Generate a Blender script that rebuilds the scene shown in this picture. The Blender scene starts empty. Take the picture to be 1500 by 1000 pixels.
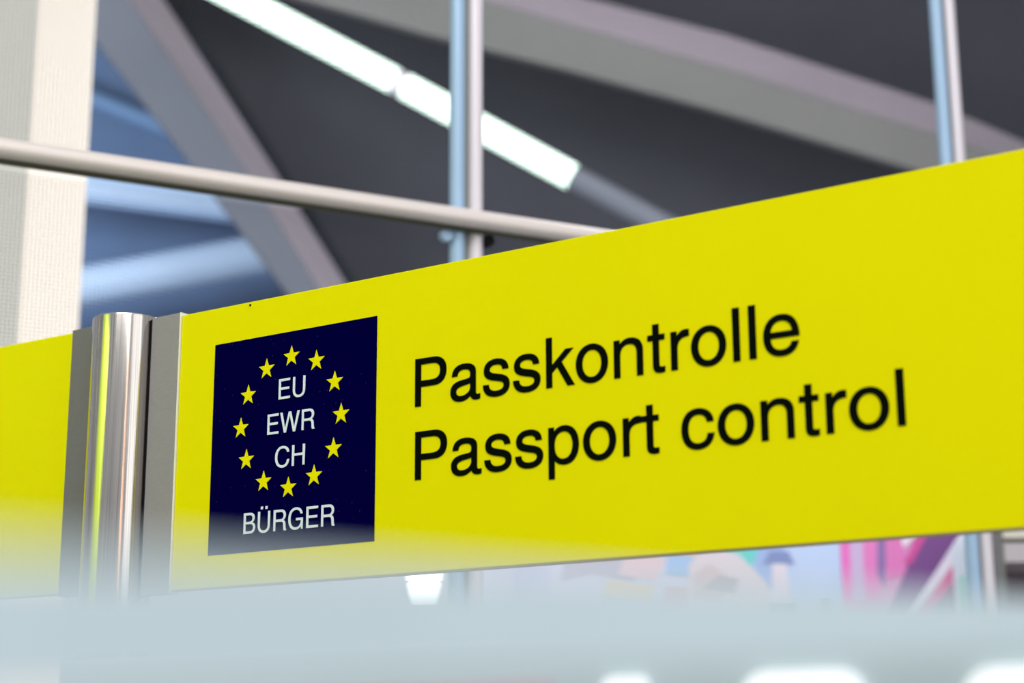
import bpy, bmesh, math, random
from mathutils import Vector, Matrix

random.seed(4)
scene = bpy.context.scene
COL = scene.collection
EYE = 1.75
PITCH, ROLL = 0.231044, -0.0052055

# ------------------------------------------------------------------ camera
cam_data = bpy.data.cameras.new('camera')
cam_data.sensor_width = 36.0
cam_data.lens = 2484.36 / 1500 * 36.0
cam_data.clip_start = 0.02
cam_data.dof.use_dof = True
cam_data.dof.focus_distance = 2.9
cam_data.dof.aperture_fstop = 2.3
cam = bpy.data.objects.new('camera', cam_data)
COL.objects.link(cam)
right = Vector((1, 0, 0))
up = Vector((0, -math.sin(PITCH), math.cos(PITCH)))
c, s = math.cos(ROLL), math.sin(ROLL)
rx = right * c + up * s
ux = -right * s + up * c
bk = rx.cross(ux)
cam.matrix_world = Matrix(((rx.x, ux.x, bk.x, 0), (rx.y, ux.y, bk.y, 0), (rx.z, ux.z, bk.z, EYE), (0, 0, 0, 1)))
scene.camera = cam

# ------------------------------------------------------------------ world, lamps, exposure
world = bpy.data.worlds.new('world')
scene.world = world
world.use_nodes = True
bg = world.node_tree.nodes['Background']
bg.inputs['Color'].default_value = (0.93, 0.97, 1.0, 1)
bg.inputs['Strength'].default_value = 0.55


def area(name, loc, target, sx, sy, power, color=(1, 1, 1)):
    l = bpy.data.lights.new(name, 'AREA')
    l.shape = 'RECTANGLE'
    l.size, l.size_y = sx, sy
    l.energy = power
    l.color = color
    o = bpy.data.objects.new(name, l)
    COL.objects.link(o)
    o.location = loc
    d = Vector(target) - Vector(loc)
    o.rotation_euler = d.to_track_quat('-Z', 'Y').to_euler()
    return o


area('added_key_light', (-1.0, -2.6, 9.0), (-0.4, 2.6, 2.2), 6.0, 3.0, 505, (1.0, 0.98, 0.95))  # unseen soft key light, added to light the sign from above
area('side_window', (3.5, -0.45, 4.0), (-0.7, 3.0, 3.4), 3.2, 7.0, 105, (1.0, 1.0, 1.0))
area('warm_downlight', (1.35, -2.2, 4.0), (-0.7, 3.0, 3.2), 0.30, 6.0, 22, (1.0, 0.55, 0.34))
area('rear_fill', (0.5, 7.2, 8.6), (0.0, 13.0, 5.5), 6.0, 1.2, 200, (1.0, 0.97, 0.98))  # fill added for the beams and back wall under the ceiling
area('rear_low_fill', (1.5, 8.3, 2.3), (1.5, 13.0, 5.8), 5.0, 0.5, 110, (0.98, 0.97, 1.0))  # unseen low fill, added behind the partition to lift the back wall
area('atrium_fill', (-6.5, 8.2, 6.0), (-3.0, 14.5, 6.4), 2.0, 2.0, 330, (0.9, 0.96, 1.0))  # added out of view to brighten the blue wall and ducts
area('column_fill', (-0.95, 5.0, 2.1), (-1.75, 6.2, 2.9), 0.4, 0.4, 9, (1.0, 0.97, 0.93))  # hidden fill, added to brighten the lower column
area('board_fill', (-2.0, 1.75, 4.7), (-2.6, 2.2, 2.9), 0.3, 0.3, 45, (0.95, 1.0, 0.88)).data.spread = math.radians(75)  # narrow fill added to brighten the board mirrored in the post
area('partition_fill', (1.5, 5.7, 5.1), (0.4, 7.5, 2.2), 1.6, 0.4, 95, (0.97, 0.98, 1.0))  # unseen fill added above the frame for partition and poster

scene.view_settings.view_transform = 'Standard'
scene.view_settings.look = 'None'
scene.view_settings.gamma = 1.0
scene.view_settings.exposure = 0.0
scene.view_settings.use_curve_mapping = False


# ------------------------------------------------------------------ materials
def srgb(r, g, b):
    def f(v):
        v /= 255.0
        return v / 12.92 if v <= 0.04045 else ((v + 0.055) / 1.055) ** 2.4
    return (f(r), f(g), f(b), 1)


def mat(name, col, rough=0.5, metal=0.0, spec=0.5, noise=0.0, nscale=20.0, stretch=(1, 1, 1), bump=0.0, emit=None, coat=0.0):
    m = bpy.data.materials.new(name)
    m.use_nodes = True
    nt = m.node_tree
    p = nt.nodes['Principled BSDF']
    p.inputs['Base Color'].default_value = col
    p.inputs['Roughness'].default_value = rough
    p.inputs['Metallic'].default_value = metal
    p.inputs['Specular IOR Level'].default_value = spec
    p.inputs['Coat Weight'].default_value = coat
    if emit:
        p.inputs['Emission Color'].default_value = emit[0]
        p.inputs['Emission Strength'].default_value = emit[1]
    if noise or bump:
        tc = nt.nodes.new('ShaderNodeTexCoord')
        mp = nt.nodes.new('ShaderNodeMapping')
        mp.inputs['Scale'].default_value = stretch
        tx = nt.nodes.new('ShaderNodeTexNoise')
        tx.inputs['Scale'].default_value = nscale
        tx.inputs['Detail'].default_value = 4
        nt.links.new(tc.outputs['Object'], mp.inputs['Vector'])
        nt.links.new(mp.outputs['Vector'], tx.inputs['Vector'])
        if noise:
            rp = nt.nodes.new('ShaderNodeValToRGB')
            lo = [max(0, v * (1 - noise)) for v in col[:3]] + [1]
            hi = [min(1, v * (1 + noise)) for v in col[:3]] + [1]
            rp.color_ramp.elements[0].position = 0.3
            rp.color_ramp.elements[1].position = 0.7
            rp.color_ramp.elements[0].color = lo
            rp.color_ramp.elements[1].color = hi
            nt.links.new(tx.outputs['Fac'], rp.inputs['Fac'])
            nt.links.new(rp.outputs['Color'], p.inputs['Base Color'])
        if bump:
            bp = nt.nodes.new('ShaderNodeBump')
            bp.inputs['Strength'].default_value = bump
            bp.inputs['Distance'].default_value = 0.002
            nt.links.new(tx.outputs['Fac'], bp.inputs['Height'])
            nt.links.new(bp.outputs['Normal'], p.inputs['Normal'])
    return m


M = {}
M['yellow'] = mat('yellow_enamel', (0.80, 0.745, 0.0, 1), 0.45, spec=0.03, noise=0.012, nscale=3)
M['lime'] = mat('lime_yellow_enamel', (0.62, 0.80, 0.10, 1), 0.45, spec=0.05)
M['edge'] = mat('panel_edge_shade', srgb(150, 135, 90), 0.6)  # shadow line along the signs' lower edge, put into this colour
M['navy'] = mat('navy_film', (0.0008, 0.0003, 0.042, 1), 0.40, spec=0.0)
M['star'] = mat('yellow_film', (0.83, 0.77, 0.0, 1), 0.45, spec=0.03)
M['white_film'] = mat('white_film', srgb(220, 233, 240), 0.5, spec=0.1)
M['black_film'] = mat('black_film', (0.003, 0.005, 0.003, 1), 0.5, spec=0.0)
M['steel'] = mat('brushed_steel', (0.49, 0.455, 0.43, 1), 0.13, metal=1.0, noise=0.22, nscale=60, stretch=(6, 6, 0.05), bump=0.05)
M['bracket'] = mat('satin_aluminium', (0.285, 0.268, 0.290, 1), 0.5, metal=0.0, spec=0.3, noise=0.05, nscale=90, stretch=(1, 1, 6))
M['bracket_dark'] = mat('dark_aluminium', (0.165, 0.158, 0.170, 1), 0.5, spec=0.3, noise=0.05, nscale=90, stretch=(1, 1, 6))  # same finish as the other bracket, in a darker colour
M['bracket_edge'] = mat('pale_lip_aluminium', (0.85, 0.84, 0.84, 1), 0.4, metal=0.2)  # lip coloured much paler than the bracket
M['gap'] = mat('black_rubber', (0.01, 0.01, 0.01, 1), 0.8, spec=0.1)
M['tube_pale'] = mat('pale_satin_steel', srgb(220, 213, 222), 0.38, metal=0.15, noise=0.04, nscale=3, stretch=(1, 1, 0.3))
M['tube_blue'] = mat('blue_sheen_steel', srgb(160, 190, 222), 0.38, metal=0.15, noise=0.06, nscale=3, stretch=(1, 1, 0.3))  # blue reflection on the steel put into its base colour
M['tube_rail'] = mat('warm_satin_steel', srgb(224, 214, 212), 0.34, metal=0.15)
M['channel'] = mat('grey_channel', srgb(120, 122, 118), 0.6)
M['under_rail_dark'] = mat('rail_shade_olive', srgb(60, 62, 48), 0.7)
M['mesh'] = mat('woven_wire', srgb(74, 76, 84), 0.7, spec=0.2)
M['dark'] = mat('dark_acoustic_panel', srgb(60, 61, 69), 0.9, spec=0.1, noise=0.08, nscale=1.5)
M['shadow_dark'] = mat('beam_shadow_black', srgb(34, 38, 46), 0.9, spec=0.1)
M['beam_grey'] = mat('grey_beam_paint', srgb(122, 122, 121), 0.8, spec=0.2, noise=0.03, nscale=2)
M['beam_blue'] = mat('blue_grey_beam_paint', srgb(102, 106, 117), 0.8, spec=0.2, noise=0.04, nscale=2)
M['beam_pink'] = mat('lilac_beam_tone', srgb(168, 159, 170), 0.8, spec=0.2, noise=0.03, nscale=2)  # lilac for one face of each beam, the other stays grey
M['blue_wall'] = mat('blue_panel_paint', srgb(110, 138, 180), 0.7, spec=0.2, noise=0.10, nscale=0.8)
M['duct'] = mat('pale_blue_duct', srgb(190, 216, 250), 0.45, spec=0.4)
M['duct_dim'] = mat('mid_blue_duct', srgb(118, 156, 202), 0.5, spec=0.3)
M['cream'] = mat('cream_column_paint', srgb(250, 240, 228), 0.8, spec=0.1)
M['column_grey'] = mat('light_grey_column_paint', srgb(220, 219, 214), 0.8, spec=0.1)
M['tube_light'] = mat('lit_diffuser', (0.9, 1.0, 0.94, 1), 0.5, emit=((0.72, 1.0, 0.83, 1), 1.75))
M['fitting'] = mat('grey_light_housing', srgb(104, 110, 122), 0.6)
M['lamp_glow'] = mat('lit_lampshade', (1, 1, 1, 1), 0.5, emit=((0.93, 0.97, 1.0, 1), 2.6))
M['pale_blue'] = mat('pale_blue_lacquer', srgb(192, 212, 221), 0.5, spec=0.2, noise=0.015, nscale=6)
M['fascia'] = mat('grey_blue_fascia', srgb(188, 205, 211), 0.6, spec=0.2)
M['lilac'] = mat('lilac_film', srgb(200, 188, 198), 0.6)
M['letter_white'] = mat('glowing_white_letter', (0.95, 0.97, 1, 1), 0.4, emit=((0.95, 0.98, 1, 1), 0.45))  # glow added to whiten the letters, which are no lamps
M['hoarding'] = mat('pale_hoarding', srgb(200, 206, 216), 0.7, spec=0.2)
M['floor'] = mat('grey_terrazzo', srgb(128, 130, 132), 0.3, noise=0.12, nscale=60)
M['white'] = mat('white_lacquer', srgb(232, 228, 236), 0.5)
M['shelf_cream'] = mat('cream_laminate', srgb(252, 246, 230), 0.5)
M['shelf_pink'] = mat('greyish_pink_laminate', srgb(205, 196, 202), 0.5)
M['shelf_dark'] = mat('dark_plum_board', srgb(128, 112, 122), 0.7)
PR = {}


def pr(r, g, b):
    k = (r, g, b)
    if k not in PR:
        PR[k] = mat('print_ink', srgb(r, g, b), 0.5, spec=0.2)
    return PR[k]


# fine dust on the navy film (tiny real specks of lint colour in the film)
nt = M['navy'].node_tree
tc = nt.nodes.new('ShaderNodeTexCoord')
vo = nt.nodes.new('ShaderNodeTexVoronoi')
vo.inputs['Scale'].default_value = 75
rp = nt.nodes.new('ShaderNodeValToRGB')
rp.color_ramp.elements[0].position = 0.03
rp.color_ramp.elements[0].color = (0.05, 0.05, 0.16, 1)
rp.color_ramp.elements[1].position = 0.07
rp.color_ramp.elements[1].color = (0.0008, 0.0003, 0.042, 1)
nt.links.new(tc.outputs['Object'], vo.inputs['Vector'])
nt.links.new(vo.outputs['Distance'], rp.inputs['Fac'])
nt.links.new(rp.outputs['Color'], nt.nodes['Principled BSDF'].inputs['Base Color'])


# ------------------------------------------------------------------ object helpers
def link(name, me, m, parent=None):
    o = bpy.data.objects.new(name, me)
    COL.objects.link(o)
    if m is not None:
        for x in (m if isinstance(m, (list, tuple)) else [m]):
            o.data.materials.append(x)
    if parent is not None:
        o.parent = parent
    return o


def obj(name, bm, m, parent=None, smooth=False):
    me = bpy.data.meshes.new(name)
    bmesh.ops.recalc_face_normals(bm, faces=bm.faces)
    if smooth:
        for f in bm.faces:
            f.smooth = True
        for e in bm.edges:
            if len(e.link_faces) == 2 and e.calc_face_angle(0) > 0.6:
                e.smooth = False
    bm.to_mesh(me)
    bm.free()
    return link(name, me, m, parent)


def tag(o, label=None, cat=None, group=None, kind=None):
    for k, v in (('label', label), ('category', cat), ('group', group), ('kind', kind)):
        if v:
            o[k] = v
    return o


def empty(name, loc, label, cat, rz=0.0, group=None):
    o = bpy.data.objects.new(name, None)
    COL.objects.link(o)
    o.location = loc
    o.rotation_euler = (0, 0, rz)
    o.empty_display_size = 0.1
    return tag(o, label, cat, group)


def hexa(bm, p):
    """p: 8 points, bottom ring then top ring"""
    v = [bm.verts.new(q) for q in p]
    for f in ((0, 3, 2, 1), (4, 5, 6, 7), (0, 1, 5, 4), (1, 2, 6, 5), (2, 3, 7, 6), (3, 0, 4, 7)):
        bm.faces.new([v[i] for i in f])
    return v


def box(bm, x0, x1, y0, y1, z0, z1, bevel=0.0):
    v = hexa(bm, [(x0, y0, z0), (x1, y0, z0), (x1, y1, z0), (x0, y1, z0), (x0, y0, z1), (x1, y0, z1), (x1, y1, z1), (x0, y1, z1)])
    if bevel:
        es = list({e for q in v for e in q.link_edges})
        bmesh.ops.bevel(bm, geom=es, offset=bevel, segments=2, affect='EDGES', profile=0.5)


def boxbm(*a, **k):
    bm = bmesh.new()
    box(bm, *a, **k)
    return bm


def tube(bm, a, b, r, seg=24, r2=None):
    a, b = Vector(a), Vector(b)
    d = b - a
    q = d.to_track_quat('Z', 'Y').to_matrix().to_4x4()
    mtx = Matrix.Translation((a + b) / 2) @ q
    bmesh.ops.create_cone(bm, cap_ends=True, segments=seg, radius1=r, radius2=r if r2 is None else r2, depth=d.length, matrix=mtx)


def lathe(bm, prof, seg=32, loc=(0, 0, 0)):
    rings = []
    for r, z in prof:
        rings.append([bm.verts.new((loc[0] + r * math.cos(2 * math.pi * i / seg), loc[1] + r * math.sin(2 * math.pi * i / seg), loc[2] + z)) for i in range(seg)])
    for A, B in zip(rings, rings[1:]):
        for i in range(seg):
            bm.faces.new((A[i], A[(i + 1) % seg], B[(i + 1) % seg], B[i]))
    bm.faces.new(rings[0])
    bm.faces.new(rings[-1])


def sweep(bm, rings):
    """rings: list of equal-length closed sections"""
    R = [[bm.verts.new(p) for p in ring] for ring in rings]
    n = len(R[0])
    for A, B in zip(R, R[1:]):
        for i in range(n):
            bm.faces.new((A[i], A[(i + 1) % n], B[(i + 1) % n], B[i]))
    bm.faces.new(R[0])
    bm.faces.new(R[-1])


# ------------------------------------------------------------------ setting
tag(obj('floor', boxbm(-9, 9, -8, 16, -0.1, 0), M['floor']), kind='structure')
tag(obj('wall_back', (lambda bm: (sweep(bm, [[(-4.2, 13.0, 0), (9, 13.0, 0), (9, 13.0, 9.4), (-3.75, 13.0, 9.4), (-2.74, 13.0, 7.722), (-1.272, 13.0, 5.344), (-0.455, 13.0, 4.048), (-0.455, 13.0, 0.0)][1:],
                                      [(-4.2, 13.2, 0), (9, 13.2, 0), (9, 13.2, 9.4), (-3.75, 13.2, 9.4), (-2.74, 13.2, 7.722), (-1.272, 13.2, 5.344), (-0.455, 13.2, 4.048), (-0.455, 13.2, 0.0)][1:]]), bm)[1])(bmesh.new()), M['dark']), kind='structure')
tag(obj('wall_left', boxbm(-9, 1.5, 15.0, 15.2, 0, 10.5), M['blue_wall']), kind='structure')
tag(obj('ceiling', boxbm(-9, 9, 6.5, 16, 10.6, 10.8), M['dark']), kind='structure')

# ------------------------------------------------------------------ glyph outlines (units of 1000 per em)
KA = 0.5523


def ell(cx, cy, rx_, ry_, k=0.58):
    return [('M', cx + rx_, cy), ('C', cx + rx_, cy + k * ry_, cx + k * rx_, cy + ry_, cx, cy + ry_), ('C', cx - k * rx_, cy + ry_, cx - rx_, cy + k * ry_, cx - rx_, cy),
            ('C', cx - rx_, cy - k * ry_, cx - k * rx_, cy - ry_, cx, cy - ry_), ('C', cx + k * rx_, cy - ry_, cx + rx_, cy - k * ry_, cx + rx_, cy)]


def P(txt):
    out, t = [], txt.replace(',', ' ').split()
    i = 0
    while i < len(t):
        n = {'M': 2, 'L': 2, 'C': 6}[t[i]]
        out.append((t[i],) + tuple(float(v) for v in t[i + 1:i + 1 + n]))
        i += 1 + n
    return out


GL = {
    'P': (667, [P('M 86 0 L 86 718 L 410 718 C 540 718 622 640 622 508 C 622 378 545 294 410 294 L 179 294 L 179 0'), P('M 179 376 L 375 376 C 470 376 525 418 525 507 C 525 596 470 636 375 636 L 179 636')]),
    'E': (667, [P('M 86 0 L 86 718 L 606 718 L 606 634 L 183 634 L 183 415 L 574 415 L 574 331 L 183 331 L 183 84 L 616 84 L 616 0')]),
    'H': (722, [P('M 77 0 L 77 718 L 174 718 L 174 423 L 549 423 L 549 718 L 646 718 L 646 0 L 549 0 L 549 339 L 174 339 L 174 0')]),
    'U': (722, [P('M 79 718 L 174 718 L 174 260 C 174 125 240 65 361 65 C 482 65 549 125 549 260 L 549 718 L 644 718 L 644 255 C 644 75 535 -19 361 -19 C 190 -19 79 75 79 255')]),
    'W': (944, [P('M 16 718 L 120 718 L 258 141 L 416 718 L 526 718 L 684 141 L 824 718 L 928 718 L 736 0 L 632 0 L 471 590 L 308 0 L 208 0')]),
    'R': (722, [P('M 88 0 L 88 718 L 420 718 C 575 718 650 640 650 530 C 650 445 615 385 545 355 C 615 325 635 285 640 200 C 645 100 645 55 684 22 L 684 0 L 570 0 C 548 40 548 100 543 190 C 538 275 500 305 410 305 L 184 305 L 184 0'), P('M 184 389 L 408 389 C 500 389 552 430 552 513 C 552 598 500 634 408 634 L 184 634')]),
    'B': (667, [P('M 74 0 L 74 718 L 365 718 C 510 718 590 650 590 540 C 590 465 550 410 485 382 C 575 355 627 295 627 204 C 627 75 530 0 370 0'), P('M 171 413 L 350 413 C 445 413 492 450 492 524 C 492 600 445 634 350 634 L 171 634'), P('M 171 84 L 365 84 C 470 84 528 125 528 208 C 528 290 470 329 365 329 L 171 329')]),
    'C': (722, [P('M 675 505 C 655 655 540 737 378 737 C 175 737 44 585 44 356 C 44 130 175 -19 375 -19 C 550 -19 665 80 681 260 L 585 260 C 570 135 500 65 378 65 C 228 65 142 175 142 357 C 142 540 230 653 378 653 C 490 653 560 600 580 505')]),
    'G': (778, [P('M 693 515 C 672 655 560 737 398 737 C 185 737 48 585 48 354 C 48 125 180 -19 375 -19 C 480 -19 565 25 622 100 L 640 0 L 709 0 L 709 378 L 400 378 L 400 296 L 622 296 C 622 150 530 65 392 65 C 235 65 146 175 146 354 C 146 540 240 653 398 653 C 510 653 580 605 600 515')]),
    'a': (556, [P('M 61 370 C 68 480 145 538 270 538 C 395 538 458 490 458 405 L 458 100 C 458 70 470 55 495 55 C 505 55 515 56 530 59 L 530 -5 C 510 -12 495 -15 475 -15 C 415 -15 382 8 376 62 C 325 10 265 -15 200 -15 C 98 -15 36 42 36 132 C 36 220 88 272 205 290 L 310 304 C 360 311 374 325 374 360 L 374 385 C 374 435 335 461 265 461 C 190 461 152 432 145 370'), P('M 374 250 C 350 236 320 230 260 221 C 165 208 123 182 123 135 C 123 85 158 58 218 58 C 285 58 374 100 374 180')]),
    's': (500, [P('M 444 380 C 440 480 370 538 248 538 C 125 538 48 475 48 375 C 48 290 92 252 220 224 L 300 206 C 355 193 377 175 377 140 C 377 90 330 62 252 62 C 170 62 125 95 119 165 L 32 165 C 38 45 115 -15 248 -15 C 380 -15 464 48 464 150 C 464 232 415 275 318 299 L 220 322 C 158 337 134 355 134 388 C 134 435 178 461 244 461 C 315 461 352 435 356 380')]),
    'k': (500, [P('M 67 0 L 67 718 L 151 718 L 151 305 L 372 523 L 480 523 L 300 352 L 501 0 L 400 0 L 236 290 L 151 208 L 151 0')]),
    'o': (556, [ell(278, 262, 243, 276), ell(278, 262, 152, 199)]),
    'n': (556, [P('M 65 0 L 65 523 L 145 523 L 145 450 C 185 510 235 538 305 538 C 420 538 491 470 491 355 L 491 0 L 407 0 L 407 330 C 407 415 365 461 290 461 C 205 461 149 405 149 300 L 149 0')]),
    't': (278, [P('M 14 523 L 90 523 L 90 669 L 174 669 L 174 523 L 257 523 L 257 451 L 174 451 L 174 115 C 174 80 185 68 222 68 C 236 68 247 69 257 71 L 257 1 C 240 -4 220 -7 195 -7 C 120 -7 90 28 90 98 L 90 451 L 14 451')]),
    'r': (333, [P('M 77 0 L 77 523 L 154 523 L 154 437 C 190 505 235 538 295 538 C 310 538 320 536 332 533 L 332 447 C 215 450 161 390 161 280 L 161 0')]),
    'l': (222, [P('M 67 0 L 67 718 L 155 718 L 155 0')]),
    'e': (556, [P('M 516 232 L 129 232 C 132 120 185 62 282 62 C 350 62 400 95 418 158 L 503 158 C 480 45 395 -15 278 -15 C 130 -15 40 90 40 256 C 40 425 135 538 282 538 C 430 538 516 430 516 232'), P('M 429 305 C 420 400 365 461 280 461 C 195 461 138 402 130 305')]),
    'p': (556, [P('M 58 -207 L 58 523 L 135 523 L 135 445 C 170 505 225 538 298 538 C 430 538 517 430 517 258 C 517 95 430 -15 300 -15 C 230 -15 178 12 142 68 L 142 -207'), P('M 430 260 C 430 380 375 461 288 461 C 195 461 142 385 142 262 C 142 138 195 62 288 62 C 375 62 430 140 430 260')]),
    'c': (500, [P('M 471 350 C 462 470 375 538 258 538 C 120 538 30 435 30 258 C 30 90 120 -15 255 -15 C 375 -15 465 60 477 185 L 393 185 C 385 105 335 60 260 60 C 168 60 117 130 117 258 C 117 388 168 461 258 461 C 330 461 380 420 387 350')]),
}
GL['Ü'] = (722, GL['U'][1] + [P('M 205 790 L 205 890 L 305 890 L 305 790'), P('M 418 790 L 418 890 L 518 890 L 518 790')])
INK = {}
for ch, (adv, paths) in GL.items():
    xs = [v for p in paths for q in p for v in (q[1::2])]
    INK[ch] = (min(xs), max(xs))


def flatten(path, n=9):
    pts = []
    for q in path:
        if q[0] in 'ML':
            pts.append((q[1], q[2]))
        else:
            x0, y0 = pts[-1]
            for i in range(1, n + 1):
                t = i / n
                a, b_, c_, d_ = (1 - t) ** 3, 3 * t * (1 - t) ** 2, 3 * t * t * (1 - t), t ** 3
                pts.append((a * x0 + b_ * q[1] + c_ * q[3] + d_ * q[5], a * y0 + b_ * q[2] + c_ * q[4] + d_ * q[6]))
    if (pts[0][0] - pts[-1][0]) ** 2 + (pts[0][1] - pts[-1][1]) ** 2 < 1:
        pts.pop()
    return pts


def outline_mesh(name, polys, depth, fat=0.0):
    """filled 2-D polygons (holes by even-odd) given in metres, lying in local XZ, facing -Y, proud by depth"""
    cu = bpy.data.curves.new(name, 'CURVE')
    cu.dimensions = '2D'
    cu.fill_mode = 'BOTH'
    cu.extrude = depth / 2
    cu.offset = fat
    for pts in polys:
        sp = cu.splines.new('POLY')
        sp.points.add(len(pts) - 1)
        for q, (x, y) in zip(sp.points, pts):
            q.co = (x, y, 0, 1)
        sp.use_cyclic_u = True
    tmp = bpy.data.objects.new(name, cu)
    COL.objects.link(tmp)
    dg = bpy.context.evaluated_depsgraph_get()
    dg.update()
    me = bpy.data.meshes.new_from_object(tmp.evaluated_get(dg))
    bpy.data.objects.remove(tmp)
    bpy.data.curves.remove(cu)
    me.transform(Matrix(((1, 0, 0, 0), (0, 0, -1, -depth / 2), (0, 1, 0, 0), (0, 0, 0, 1))))
    me.name = name
    me.materials.clear()
    return me


GM = {}


def write(text, u0, u1, z, cap, parent, m, w, adj=None, depth=0.0012, fat=0.0):
    """set text so that its ink runs from u0 to u1, base line z, capitals cap high, on the face at local y = w"""
    x, pos = 0.0, []
    for ch in text:
        if ch == ' ':
            x += 278
            continue
        pos.append((ch, x))
        x += GL[ch][0]
    a, b = pos[0][1] + INK[pos[0][0]][0], pos[-1][1] + INK[pos[-1][0]][1]
    k = (u1 - u0) / (b - a)
    sz = cap / 718.0
    for i, (ch, px) in enumerate(pos):
        key = (ch, round(k, 8), round(sz, 8))
        if key not in GM:
            GM[key] = outline_mesh('letter', [[(X * k, Y * sz) for X, Y in flatten(p)] for p in GL[ch][1]], depth, fat)
            GM[key].materials.append(m)
        o = link('letter', GM[key], None, parent)
        o.location = (u0 + (px - a) * k + (adj or {}).get(i, 0.0), w, z)


# ------------------------------------------------------------------ the yellow passport sign, its neighbour, its post
TH = 0.600148
RZ = -TH
NX, NY = math.sin(TH), math.cos(TH)          # away from the reader
DX, DY = math.cos(TH), -math.sin(TH)         # along the sign, to the right
D = 2.13397


def sp(u, w=0.0, z=0.0, dist=D):
    return (NX * (dist + w) + DX * u, NY * (dist + w) + DY * u, z)


POST_U, POST_R = -2.3305, 0.0640
sign = empty('hanging_sign', sp(0), 'wide yellow passport control sign with navy star emblem, right of the steel post', 'sign', RZ, 'yellow hanging signs')
# panel: left edge under the bracket, right edge far beyond the frame
obj('panel', boxbm(-2.1882, 0.55, 0.0, 0.012, 2.0095, 2.507, bevel=0.0012), M['yellow'], sign)
obj('edge_shade_strip', boxbm(-2.1878, 0.55, 0.0, 0.012, 2.0068, 2.0094), M['edge'], sign)  # painted shade under the panel
field = obj('emblem_field', boxbm(-2.1017, -1.7315, -0.0006, -0.0001, 2.0645, 2.4395), M['navy'], sign)
tag(field, label='navy blue square with yellow stars and white letters')
star_pts = [(0.0190 * (1 if i % 2 == 0 else 0.40) * math.cos(math.pi / 2 + i * math.pi / 5), 0.0190 * (1 if i % 2 == 0 else 0.40) * math.sin(math.pi / 2 + i * math.pi / 5)) for i in range(10)]
star_me = outline_mesh('star', [star_pts], 0.0008)
star_me.materials.append(M['star'])
for k in range(12):
    a = math.pi / 2 + k * math.pi / 6
    o = link('star', star_me, None, field)
    o.location = (-1.9193 + 0.1134 * math.cos(a), -0.0006, 2.2813 + 0.1137 * math.sin(a))
write('EU', -1.9465, -1.8865, 2.3222, 0.0355, field, M['white_film'], -0.0006, depth=0.0008)
write('EWR', -1.9704, -1.8636, 2.2630, 0.0355, field, M['white_film'], -0.0006, depth=0.0008)
write('CH', -1.9507, -1.8838, 2.2040, 0.0355, field, M['white_film'], -0.0006, depth=0.0008)
write('BÜRGER', -2.0190, -1.8155, 2.0960, 0.0358, field, M['white_film'], -0.0006, depth=0.0008)
write('Passkontrolle', -1.6500, -0.9727, 2.2760, 0.0777, sign, M['black_film'], -0.0001, fat=0.0006)
write('Passport control', -1.6490, -0.8247, 2.1568, 0.0768, sign, M['black_film'], -0.0001, fat=0.0006)
bmx = bmesh.new()
tube(bmx, (-2.02, -0.0012, 2.501), (-2.02, -0.0001, 2.501), 0.0021, 10)
obj('screw', bmx, M['gap'], sign)

left = empty('hanging_sign', sp(-2.47), 'blank yellow sign panel cut off by the left edge, left of the steel post', 'sign', RZ + 0.01, 'yellow hanging signs')
obj('panel', boxbm(-0.55, -0.009, 0.0, 0.012, 2.018, 2.5155, bevel=0.0012), M['yellow'], left)
obj('edge_shade_strip', boxbm(-0.55, -0.009, 0.0, 0.012, 2.0153, 2.0179), M['edge'], left)

post = empty('sign_post', sp(POST_U), 'round brushed stainless steel post holding the two yellow signs', 'post', RZ)
bmx = bmesh.new()
lathe(bmx, [(POST_R, 0.012), (POST_R, 2.5155), (POST_R - 0.0008, 2.5173), (POST_R - 0.003, 2.5185)], 96)
obj('column', bmx, M['steel'], post, smooth=True)
bmx = bmesh.new()
lathe(bmx, [(0.10, 0.0), (0.10, 0.010), (0.096, 0.0125), (0.06, 0.0125)], 48)
obj('base_plate', bmx, M['steel'], post, smooth=True)
# flat clamping brackets each side
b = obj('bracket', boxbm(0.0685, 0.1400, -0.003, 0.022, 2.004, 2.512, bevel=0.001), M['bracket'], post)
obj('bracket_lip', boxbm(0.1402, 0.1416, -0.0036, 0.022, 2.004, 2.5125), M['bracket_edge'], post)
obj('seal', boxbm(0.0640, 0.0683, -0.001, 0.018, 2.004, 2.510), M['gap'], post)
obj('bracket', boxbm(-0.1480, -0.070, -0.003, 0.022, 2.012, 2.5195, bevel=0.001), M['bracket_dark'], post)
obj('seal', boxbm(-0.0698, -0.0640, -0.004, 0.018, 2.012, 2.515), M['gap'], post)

# yellow sign hanging to the reader's left, mirrored as a stripe in the polished post
op = empty('hanging_sign', (-2.6, 2.2, 0), 'yellow board seen only as the stripe mirrored in the steel post', 'sign', math.radians(-68), 'yellow hanging signs')
obj('panel', boxbm(-0.5, 0.5, 0, 0.012, 0.6, 3.8), M['lime'], op)
obj('frame', (lambda bm: (box(bm, -0.52, -0.501, 0, 0.012, 0, 3.8), box(bm, 0.501, 0.52, 0, 0.012, 0, 3.8), bm)[2])(bmesh.new()), M['bracket'], op)

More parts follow.
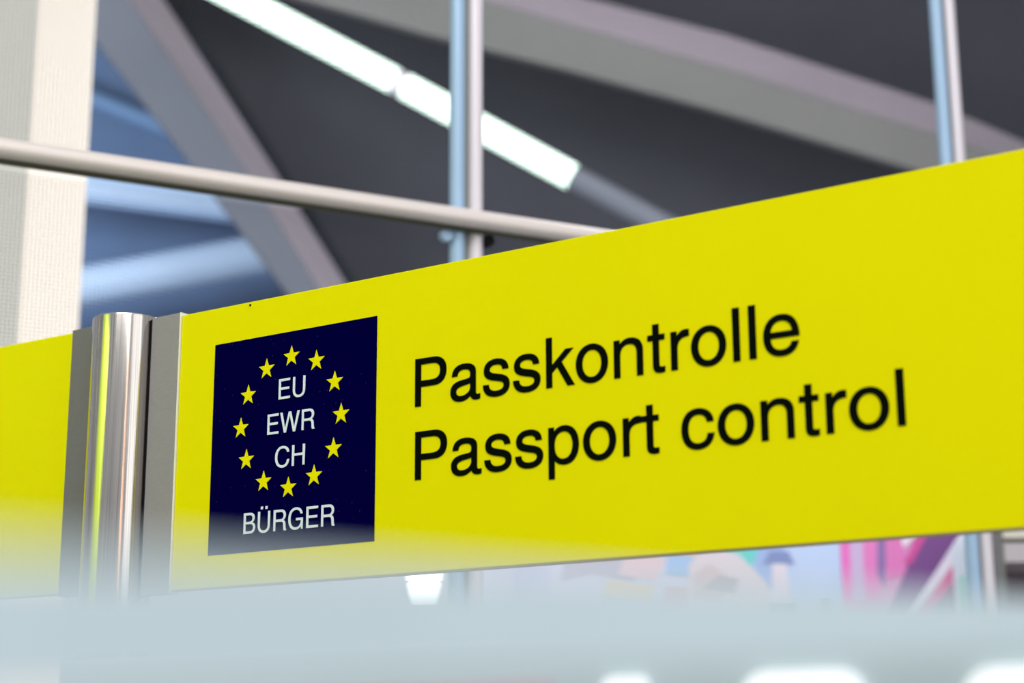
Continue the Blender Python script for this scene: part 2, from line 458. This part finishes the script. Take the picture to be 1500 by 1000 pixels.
# ------------------------------------------------------------------ tubular steel screen with wire mesh behind the sign
WA = math.radians(-26.5)
WNX, WNY = math.sin(WA), math.cos(WA)
WD = 3.9
scr = empty('mesh_screen', (WNX * WD, WNY * WD, 0), 'tall screen of twin steel uprights, a round rail and fine wire mesh behind the sign', 'screen', -WA)
PITCH_S = 1.68
RAIL_Z = 3.086
for s0 in (0.13, 1.8105, 3.4900):
    bmx = bmesh.new()
    tube(bmx, (s0 - 0.0265, 0, 0.0), (s0 - 0.0265, 0, 5.6), 0.0205)
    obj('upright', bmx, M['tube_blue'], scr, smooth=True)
    bmx = bmesh.new()
    tube(bmx, (s0 + 0.0265, 0, 0.0), (s0 + 0.0265, 0, 5.6), 0.0205)
    obj('upright', bmx, M['tube_pale'], scr, smooth=True)
    obj('channel', boxbm(s0 - 0.012, s0 + 0.012, -0.004, 0.012, 0, 5.6), M['channel'], scr)
    for dx in (-0.062, 0.060):
        bmx = bmesh.new()
        tube(bmx, (s0 + dx, -0.018, RAIL_Z - 0.047), (s0 + dx, 0.004, RAIL_Z - 0.047), 0.016, 20)
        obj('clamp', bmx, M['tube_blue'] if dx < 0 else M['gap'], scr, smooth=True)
bmx = bmesh.new()
tube(bmx, (-1.4, -0.042, RAIL_Z + 0.0200), (5.4, -0.042, RAIL_Z - 0.0276), 0.0245, 28)
obj('rail', bmx, M['tube_rail'], scr, smooth=True)
bmx = bmesh.new()
hexa(bmx, [(-1.4, -0.036, RAIL_Z - 0.0130), (5.4, -0.036, RAIL_Z - 0.0606), (5.4, -0.0225, RAIL_Z - 0.0606), (-1.4, -0.0225, RAIL_Z - 0.0130),
           (-1.4, -0.036, RAIL_Z - 0.0020), (5.4, -0.036, RAIL_Z - 0.0496), (5.4, -0.0225, RAIL_Z - 0.0496), (-1.4, -0.0225, RAIL_Z - 0.0020)])
obj('rail_shade', bmx, M['under_rail_dark'], scr)  # shade under the rail, put in as a dark strip


def mesh_panel(s0, s1, z0, z1, step=0.0095, r=0.00035):
    bm = bmesh.new()
    n = int((s1 - s0) / step)
    for i in range(n + 1):
        x = s0 + (s1 - s0) * i / n
        box(bm, x - r, x + r, 0.006, 0.006 + 2 * r, z0, z1)
    n = int((z1 - z0) / step)
    for i in range(n + 1):
        z = z0 + (z1 - z0) * i / n
        box(bm, s0, s1, 0.006 + 2 * r, 0.006 + 4 * r, z - r, z + r)
    o = obj('wire_mesh', bm, M['mesh'], scr)
    o['kind'] = 'stuff'


for k in range(-1, 3):
    a, b = 0.13 + k * PITCH_S + 0.048, 0.13 + (k + 1) * PITCH_S - 0.048
    mesh_panel(a, b, RAIL_Z + 0.026, 4.6)
    mesh_panel(a, b, 2.35, RAIL_Z - 0.034)

# ------------------------------------------------------------------ white column at the left
colm = empty('column', (-2.2, 6.3, 0), 'bright cream and light grey square column at the left edge', 'column')
bmx = bmesh.new()
# right-hand face cream, left-hand face light grey: a corner turned towards the camera
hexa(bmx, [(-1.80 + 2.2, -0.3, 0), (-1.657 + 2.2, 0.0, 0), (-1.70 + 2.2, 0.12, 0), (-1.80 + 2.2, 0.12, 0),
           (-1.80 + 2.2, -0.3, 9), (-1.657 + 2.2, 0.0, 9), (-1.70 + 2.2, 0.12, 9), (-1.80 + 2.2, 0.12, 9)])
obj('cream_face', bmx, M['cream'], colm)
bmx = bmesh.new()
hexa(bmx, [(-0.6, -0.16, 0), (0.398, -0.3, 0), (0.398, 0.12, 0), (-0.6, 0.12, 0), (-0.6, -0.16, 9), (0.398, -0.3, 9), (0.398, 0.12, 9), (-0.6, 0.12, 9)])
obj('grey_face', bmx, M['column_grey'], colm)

# ------------------------------------------------------------------ blue atrium: three ducts
GD = 'ducts in the blue atrium'
for nm, a, b, r, m, lab in (
        ('duct', (-5.2, 14.5, 8.051), (-2.7, 14.5, 6.985), 0.085, 'duct_dim', 'thin dim blue duct sloping down, topmost of the three at left'),
        ('duct', (-5.2, 14.0, 6.625), (-2.30, 14.0, 6.234), 0.135, 'duct', 'bright pale blue duct just under the screen rail'),
        ('duct', (-5.2, 14.0, 5.260), (-1.98, 14.0, 5.846), 0.175, 'duct', 'thick pale blue duct rising to the right, lowest of the three')):
    bmx = bmesh.new()
    tube(bmx, a, b, r, 28)
    av, bv = Vector(a), Vector(b)
    o = obj(nm, bmx, M[m], smooth=True)
    tag(o, lab, 'duct')
    dv = (bv - av).normalized()
    bmx = bmesh.new()
    tube(bmx, av + dv * (bv - av).length * 0.30, av + dv * ((bv - av).length * 0.30 + 0.05), r * 1.06, 28)
    obj('collar', bmx, M[m], o, smooth=True)

# ------------------------------------------------------------------ roof beams
beam1 = empty('roof_beam', (-2, 12.2, 0), 'steep grey roof beam with lilac side running diagonally behind the rail at left', 'beam')
L1 = [(-4.6, 8.80), (-3.399, 7.267), (-2.412, 5.983), (-1.600, 4.889), (-0.934, 3.874), (1.2, 0.6)]
M1 = [(-4.0, 8.98), (-2.904, 7.265), (-1.976, 5.889), (-1.501, 5.122), (-0.738, 3.873), (1.3, 0.6)]
R1 = [(-3.72, 8.99), (-2.732, 7.447), (-1.821, 6.026), (-1.291, 5.179), (-0.510, 3.942), (1.55, 0.6)]
S1 = [(-3.59, 9.04), (-2.61, 7.49), (-1.74, 6.08), (-1.21, 5.22), (-0.43, 3.97), (1.62, 0.6)]


def loft(name, lines, m, parent, off):
    bm = bmesh.new()
    sweep(bm, [[(x - off[0], y - off[1], z) for (x, z), y in ring] for ring in lines])
    return obj(name, bm, m, parent)


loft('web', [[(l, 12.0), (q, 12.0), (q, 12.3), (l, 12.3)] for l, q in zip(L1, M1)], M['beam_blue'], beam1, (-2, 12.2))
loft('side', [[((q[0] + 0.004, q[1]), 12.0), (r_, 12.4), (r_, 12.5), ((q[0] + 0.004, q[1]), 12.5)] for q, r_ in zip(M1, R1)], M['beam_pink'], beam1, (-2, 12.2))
loft('shadow_strip', [[((r_[0] - 0.02, r_[1]), 12.7), (q, 12.7), (q, 12.98), ((r_[0] - 0.02, r_[1]), 12.98)] for r_, q in zip(R1, S1)], M['shadow_dark'], beam1, (-2, 12.2))  # shadow beside the beam, painted as a dark solid strip

beam2 = empty('roof_beam', (2, 12.2, 0), 'shallow arched grey roof beam with lilac upper face crossing at upper right', 'beam')
T2 = [(-2.78, 8.375), (-1.984, 8.155), (-0.683, 7.796), (0.495, 7.429), (1.659, 7.09), (3.269, 6.506), (3.929, 6.191), (4.629, 5.819), (6.2, 4.9)]
C2 = [(-2.75, 8.045), (-1.93, 7.80), (-0.665, 7.400), (0.46, 7.045), (1.58, 6.700), (3.175, 6.156), (3.83, 5.905), (4.509, 5.600), (6.2, 4.75)]
B2 = [(-2.72, 7.63), (-1.918, 7.40), (-0.660, 7.005), (0.44, 6.700), (1.50, 6.385), (2.981, 5.905), (3.70, 5.650), (4.486, 5.33), (6.2, 4.4)]
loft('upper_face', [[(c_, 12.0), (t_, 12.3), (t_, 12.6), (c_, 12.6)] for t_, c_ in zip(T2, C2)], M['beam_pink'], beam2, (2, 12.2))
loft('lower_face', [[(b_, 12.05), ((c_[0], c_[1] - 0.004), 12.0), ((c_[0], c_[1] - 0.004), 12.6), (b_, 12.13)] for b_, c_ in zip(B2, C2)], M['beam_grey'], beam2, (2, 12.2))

# ------------------------------------------------------------------ line of strip lights
lamp = empty('ceiling_light', (-0.8, 11.0, 6.2), 'long sloping line of white strip lights on the dark roof', 'light')
pa, pb = Vector((-2.60 + 0.8, 0, 7.205 - 6.2)), Vector((0.415 + 0.8, 0, 5.488 - 6.2))
dv = (pb - pa).normalized()
for a, b in ((pa, Vector((-0.002, 0, -0.007))), (Vector((0.072, 0, -0.049)), pb)):
    bmx = bmesh.new()
    tube(bmx, a, b, 0.090, 24)
    obj('diffuser', bmx, M['tube_light'], lamp, smooth=True)
bmx = bmesh.new()
tube(bmx, Vector((0.0, 0.0, -0.008)), Vector((0.074, 0.0, -0.05)), 0.086, 24)
obj('joint', bmx, M['white'], lamp, smooth=True)
bmx = bmesh.new()
tube(bmx, pb + dv * 0.002, pb + dv * 1.6, 0.085, 20)
obj('housing', bmx, M['fitting'], lamp, smooth=True)

# ------------------------------------------------------------------ below the sign: hoarding, poster, lamp, shelf
hoard = empty('partition', (0, 7.6, 0), 'pale grey partition wall seen under the yellow sign', 'partition')
for i in range(6):
    x0 = -3.0 + i * 1.3
    obj('panel', boxbm(x0, x0 + 1.29, 0, 0.06, 0.05, 2.85), M['hoarding'], hoard)
obj('skirting', boxbm(-3.0, 4.79, -0.01, 0.06, 0.0, 0.05), M['channel'], hoard)

poster = empty('advertising_poster', (0.8, 6.5, 0), 'travel poster with lighthouse, dune and magenta stripes under the sign at right', 'poster')
obj('board', boxbm(-0.96, 0.925, 0.0, 0.03, 1.0, 2.75), M['white'], poster)
for x in (-0.9, 0.86):
    obj('leg', boxbm(x - 0.02, x + 0.02, 0.005, 0.03, 0.0, 0.999), M['channel'], poster)
# poster artwork: flat print in stacked ink layers, coordinates in metres on the board
art = [  # colour, polygon
    ((214, 216, 238), [(-0.955, 1.0), (0.92, 1.0), (0.92, 2.74), (-0.955, 2.74)]),
    ((205, 208, 236), [(-0.80, 1.9), (-0.66, 1.9), (-0.66, 2.74), (-0.80, 2.74)]),
    ((196, 192, 210), [(-0.62, 2.33), (-0.50, 2.36), (-0.34, 2.33), (-0.30, 2.40), (-0.42, 2.43), (-0.40, 2.52), (-0.52, 2.50), (-0.60, 2.44)]),
    ((230, 205, 216), [(-0.40, 2.36), (-0.26, 2.33), (-0.22, 2.42), (-0.36, 2.47)]),
    ((228, 212, 190), [(-0.46, 2.27), (-0.28, 2.25), (-0.26, 2.31), (-0.44, 2.34)]),
    ((170, 200, 240), [(-0.22, 2.36), (-0.02, 2.34), (0.0, 2.50), (-0.2, 2.52)]),
    ((238, 205, 180), [(-0.18, 2.44), (-0.09, 2.43), (-0.10, 2.50), (-0.17, 2.50)]),
    ((216, 190, 200), [(-0.24, 2.20), (-0.06, 2.20), (-0.06, 2.30), (-0.22, 2.31)]),
    ((196, 214, 250), [(0.10, 1.0), (0.46, 1.0), (0.46, 2.74), (0.10, 2.74)]),
    ((166, 190, 236), [(0.12, 2.20), (0.235, 2.20), (0.235, 2.74), (0.12, 2.74)]),
    ((120, 215, 215), [(0.02, 2.42), (0.10, 2.36), (0.16, 2.52), (0.10, 2.60), (0.0, 2.60)]),
    ((224, 214, 224), [(-0.16, 1.9), (0.24, 2.18), (0.15, 2.34), (0.06, 2.44), (-0.06, 2.47), (-0.13, 2.40)]),
    ((214, 198, 204), [(-0.12, 2.26), (-0.02, 2.24), (0.03, 2.34), (-0.05, 2.40), (-0.11, 2.36)]),
    ((188, 182, 192), [(-0.08, 2.30), (0.04, 2.28), (0.06, 2.34), (-0.02, 2.355)]),
    ((232, 222, 238), [(0.180, 2.24), (0.250, 2.24), (0.243, 2.40), (0.187, 2.40)]),
    ((138, 152, 204), [(0.155, 2.40), (0.275, 2.40), (0.250, 2.45), (0.180, 2.45)]),
    ((140, 165, 170), [(0.165, 2.14), (0.275, 2.14), (0.27, 2.24), (0.175, 2.24)]),
    ((175, 192, 210), [(0.36, 2.16), (0.41, 2.16), (0.40, 2.26), (0.37, 2.26)]),
    ((222, 160, 208), [(0.45, 1.9), (0.93, 1.9), (0.93, 2.74), (0.45, 2.74)][:0] or [(0.45, 1.9), (0.85, 1.9), (0.85, 2.3), (0.62, 2.74), (0.45, 2.74)]),
    ((236, 125, 205), [(0.452, 2.25), (0.487, 2.25), (0.49, 2.74), (0.452, 2.74)]),
    ((210, 185, 226), [(0.487, 2.25), (0.535, 2.25), (0.54, 2.74), (0.49, 2.74)]),
    ((234, 135, 205), [(0.535, 2.25), (0.59, 2.25), (0.60, 2.74), (0.54, 2.74)]),
    ((150, 120, 180), [(0.585, 2.36), (0.61, 2.30), (0.64, 2.55), (0.60, 2.60)]),
    ((228, 130, 198), [(0.62, 2.33), (0.70, 2.36), (0.70, 2.70), (0.63, 2.70)]),
    ((248, 240, 252), [(0.69, 2.46), (0.76, 2.52), (0.80, 2.70), (0.67, 2.70)]),
    ((128, 84, 148), [(0.58, 2.12), (0.66, 2.12), (0.905, 2.50), (0.90, 2.60), (0.80, 2.60)]),
    ((214, 90, 165), [(0.69, 2.40), (0.72, 2.40), (0.84, 2.60), (0.79, 2.60)]),
    ((236, 230, 250), [(0.62, 2.10), (0.68, 2.10), (0.915, 2.42), (0.915, 2.52)]),
    ((226, 115, 172), [(0.66, 2.11), (0.71, 2.12), (0.88, 2.33), (0.88, 2.40)]),
    ((150, 130, 160), [(0.72, 2.05), (0.88, 2.05), (0.88, 2.32), (0.71, 2.12)]),
    ((222, 232, 250), [(0.875, 1.9), (0.922, 1.9), (0.922, 2.52), (0.875, 2.45)]),
    ((170, 225, 220), [(0.885, 1.9), (0.922, 1.9), (0.922, 2.36), (0.895, 2.34)]),
]
pm, pverts, pfaces, pidx, pmats = bpy.data.meshes.new('print'), [], [], [], []
for i, (colr, poly) in enumerate(art):
    b0 = len(pverts)
    y = -0.0004 - i * 0.00035
    pverts += [(x, y, z) for x, z in poly]
    pfaces.append(list(range(b0, b0 + len(poly))))
    pmats.append(pr(*colr))
    pidx.append(i)
pm.from_pydata(pverts, [], pfaces)
po = link('print', pm, pmats, poster)
for f, i in zip(pm.polygons, pidx):
    f.material_index = i

cup = empty('floor_lamp', (-0.314, 6.0, 0), 'bright white lampshade just below the yellow sign, left of the poster', 'lamp')
bmx = bmesh.new()
lathe(bmx, [(0.042, 2.205), (0.052, 2.235), (0.058, 2.282)], 32)
obj('lamp_shade', bmx, M['lamp_glow'], cup, smooth=True)
bmx = bmesh.new()
lathe(bmx, [(0.0575, 2.284), (0.0575, 2.29)], 32)
obj('band', bmx, M['white'], cup, smooth=True)
bmx = bmesh.new()
lathe(bmx, [(0.060, 2.292), (0.061, 2.33), (0.058, 2.345)], 32)
obj('lamp_head', bmx, M['lamp_glow'], cup, smooth=True)
bmx = bmesh.new()
lathe(bmx, [(0.13, 0.0), (0.13, 0.015), (0.02, 0.03), (0.012, 0.05), (0.012, 2.203)], 32)
obj('stand', bmx, M['white'], cup, smooth=True)

shelf = empty('display_shelf', (1.74, 6.0, 0), 'cream and pinkish display shelf at the right edge under the sign', 'shelf')
obj('top_board', boxbm(-0.012, 1.2, -0.02, 0.4, 2.437, 2.50), M['shelf_cream'], shelf)
obj('shelf_board', boxbm(-0.012, 1.2, -0.02, 0.4, 2.352, 2.420), M['shelf_pink'], shelf)
obj('back_board', boxbm(-0.012, 1.2, 0.405, 0.42, 0.0, 2.50), M['shelf_dark'], shelf)
obj('lower_board', boxbm(-0.012, 1.2, -0.02, 0.4, 1.70, 1.76), M['shelf_pink'], shelf)
for x in (-0.03, 1.201):
    obj('side_board', boxbm(x, x + 0.017, -0.02, 0.42, 0.0, 2.50), M['channel'], shelf)

# ------------------------------------------------------------------ near the lens: counter fascia with white letters, pale rail
DF = 1.17102
fas = empty('counter_sign', sp(0, 0, 0, DF), 'blurred grey-blue counter sign with white letters along the bottom edge', 'sign', RZ)
obj('panel', boxbm(-1.35, -0.05, 0.0, 0.02, 0.9, 1.826, bevel=0.004), M['fascia'], fas)
for x in (-1.2, -0.25):
    obj('leg', boxbm(x, x + 0.04, 0.002, 0.018, 0.0, 0.899), M['channel'], fas)
obj('stripe', boxbm(-1.34, -0.76, -0.001, -0.0001, 1.66, 1.799), M['lilac'], fas)


def rrect(x0, x1, z0, z1, r, n=8):
    pts = []
    for cx, cz, a0 in ((x1 - r, z1 - r, 0), (x0 + r, z1 - r, 90), (x0 + r, z0 + r, 180), (x1 - r, z0 + r, 270)):
        for i in range(n + 1):
            a = math.radians(a0 + 90 * i / n)
            pts.append((cx + r * math.cos(a), cz + r * math.sin(a)))
    return pts


for polys in ([rrect(-0.713, -0.674, 1.69, 1.7975, 0.008)],
              [rrect(-0.592, -0.494, 1.69, 1.7985, 0.022), rrect(-0.566, -0.520, 1.715, 1.776, 0.010)],
              [rrect(-0.420, -0.325, 1.69, 1.7970, 0.022), rrect(-0.394, -0.351, 1.715, 1.776, 0.010)]):
    me = outline_mesh('letter', polys, 0.006)
    o = link('letter', me, M['letter_white'], fas)
    o.location = (0, -0.0002, 0)

rail = empty('handrail', (0, 0.5, 0), 'out of focus pale blue-grey rail across the bottom, closest to the camera', 'rail')
top = [(-0.150, 0.262, 1.7815), (-0.098, 0.326, 1.785), (-0.027, 0.444, 1.793), (0.181, 0.700, 1.807), (0.400, 1.010, 1.824)]
low = [1.745, 1.755, 1.766, 1.784, 1.803]
bmx = bmesh.new()
rings = []
for (x, y, z), zl in zip(top, low):
    ox, oy = 0.006 * math.cos(0.62), -0.006 * math.sin(0.62)
    rings.append([(x - ox, y - oy - 0.5, zl), (x + ox, y + oy - 0.5, zl), (x + ox, y + oy - 0.5, z), (x - ox, y - oy - 0.5, z)])
sweep(bmx, rings)
obj('rail', bmx, M['pale_blue'], rail)
for (x, y, z) in ((-0.146, 0.267, 1.7455), (0.392, 0.999, 1.8020)):
    bmx = bmesh.new()
    tube(bmx, (x, y - 0.5, 0), (x, y - 0.5, z - 0.0005), 0.006, 16)
    obj('post', bmx, M['steel'], rail, smooth=True)
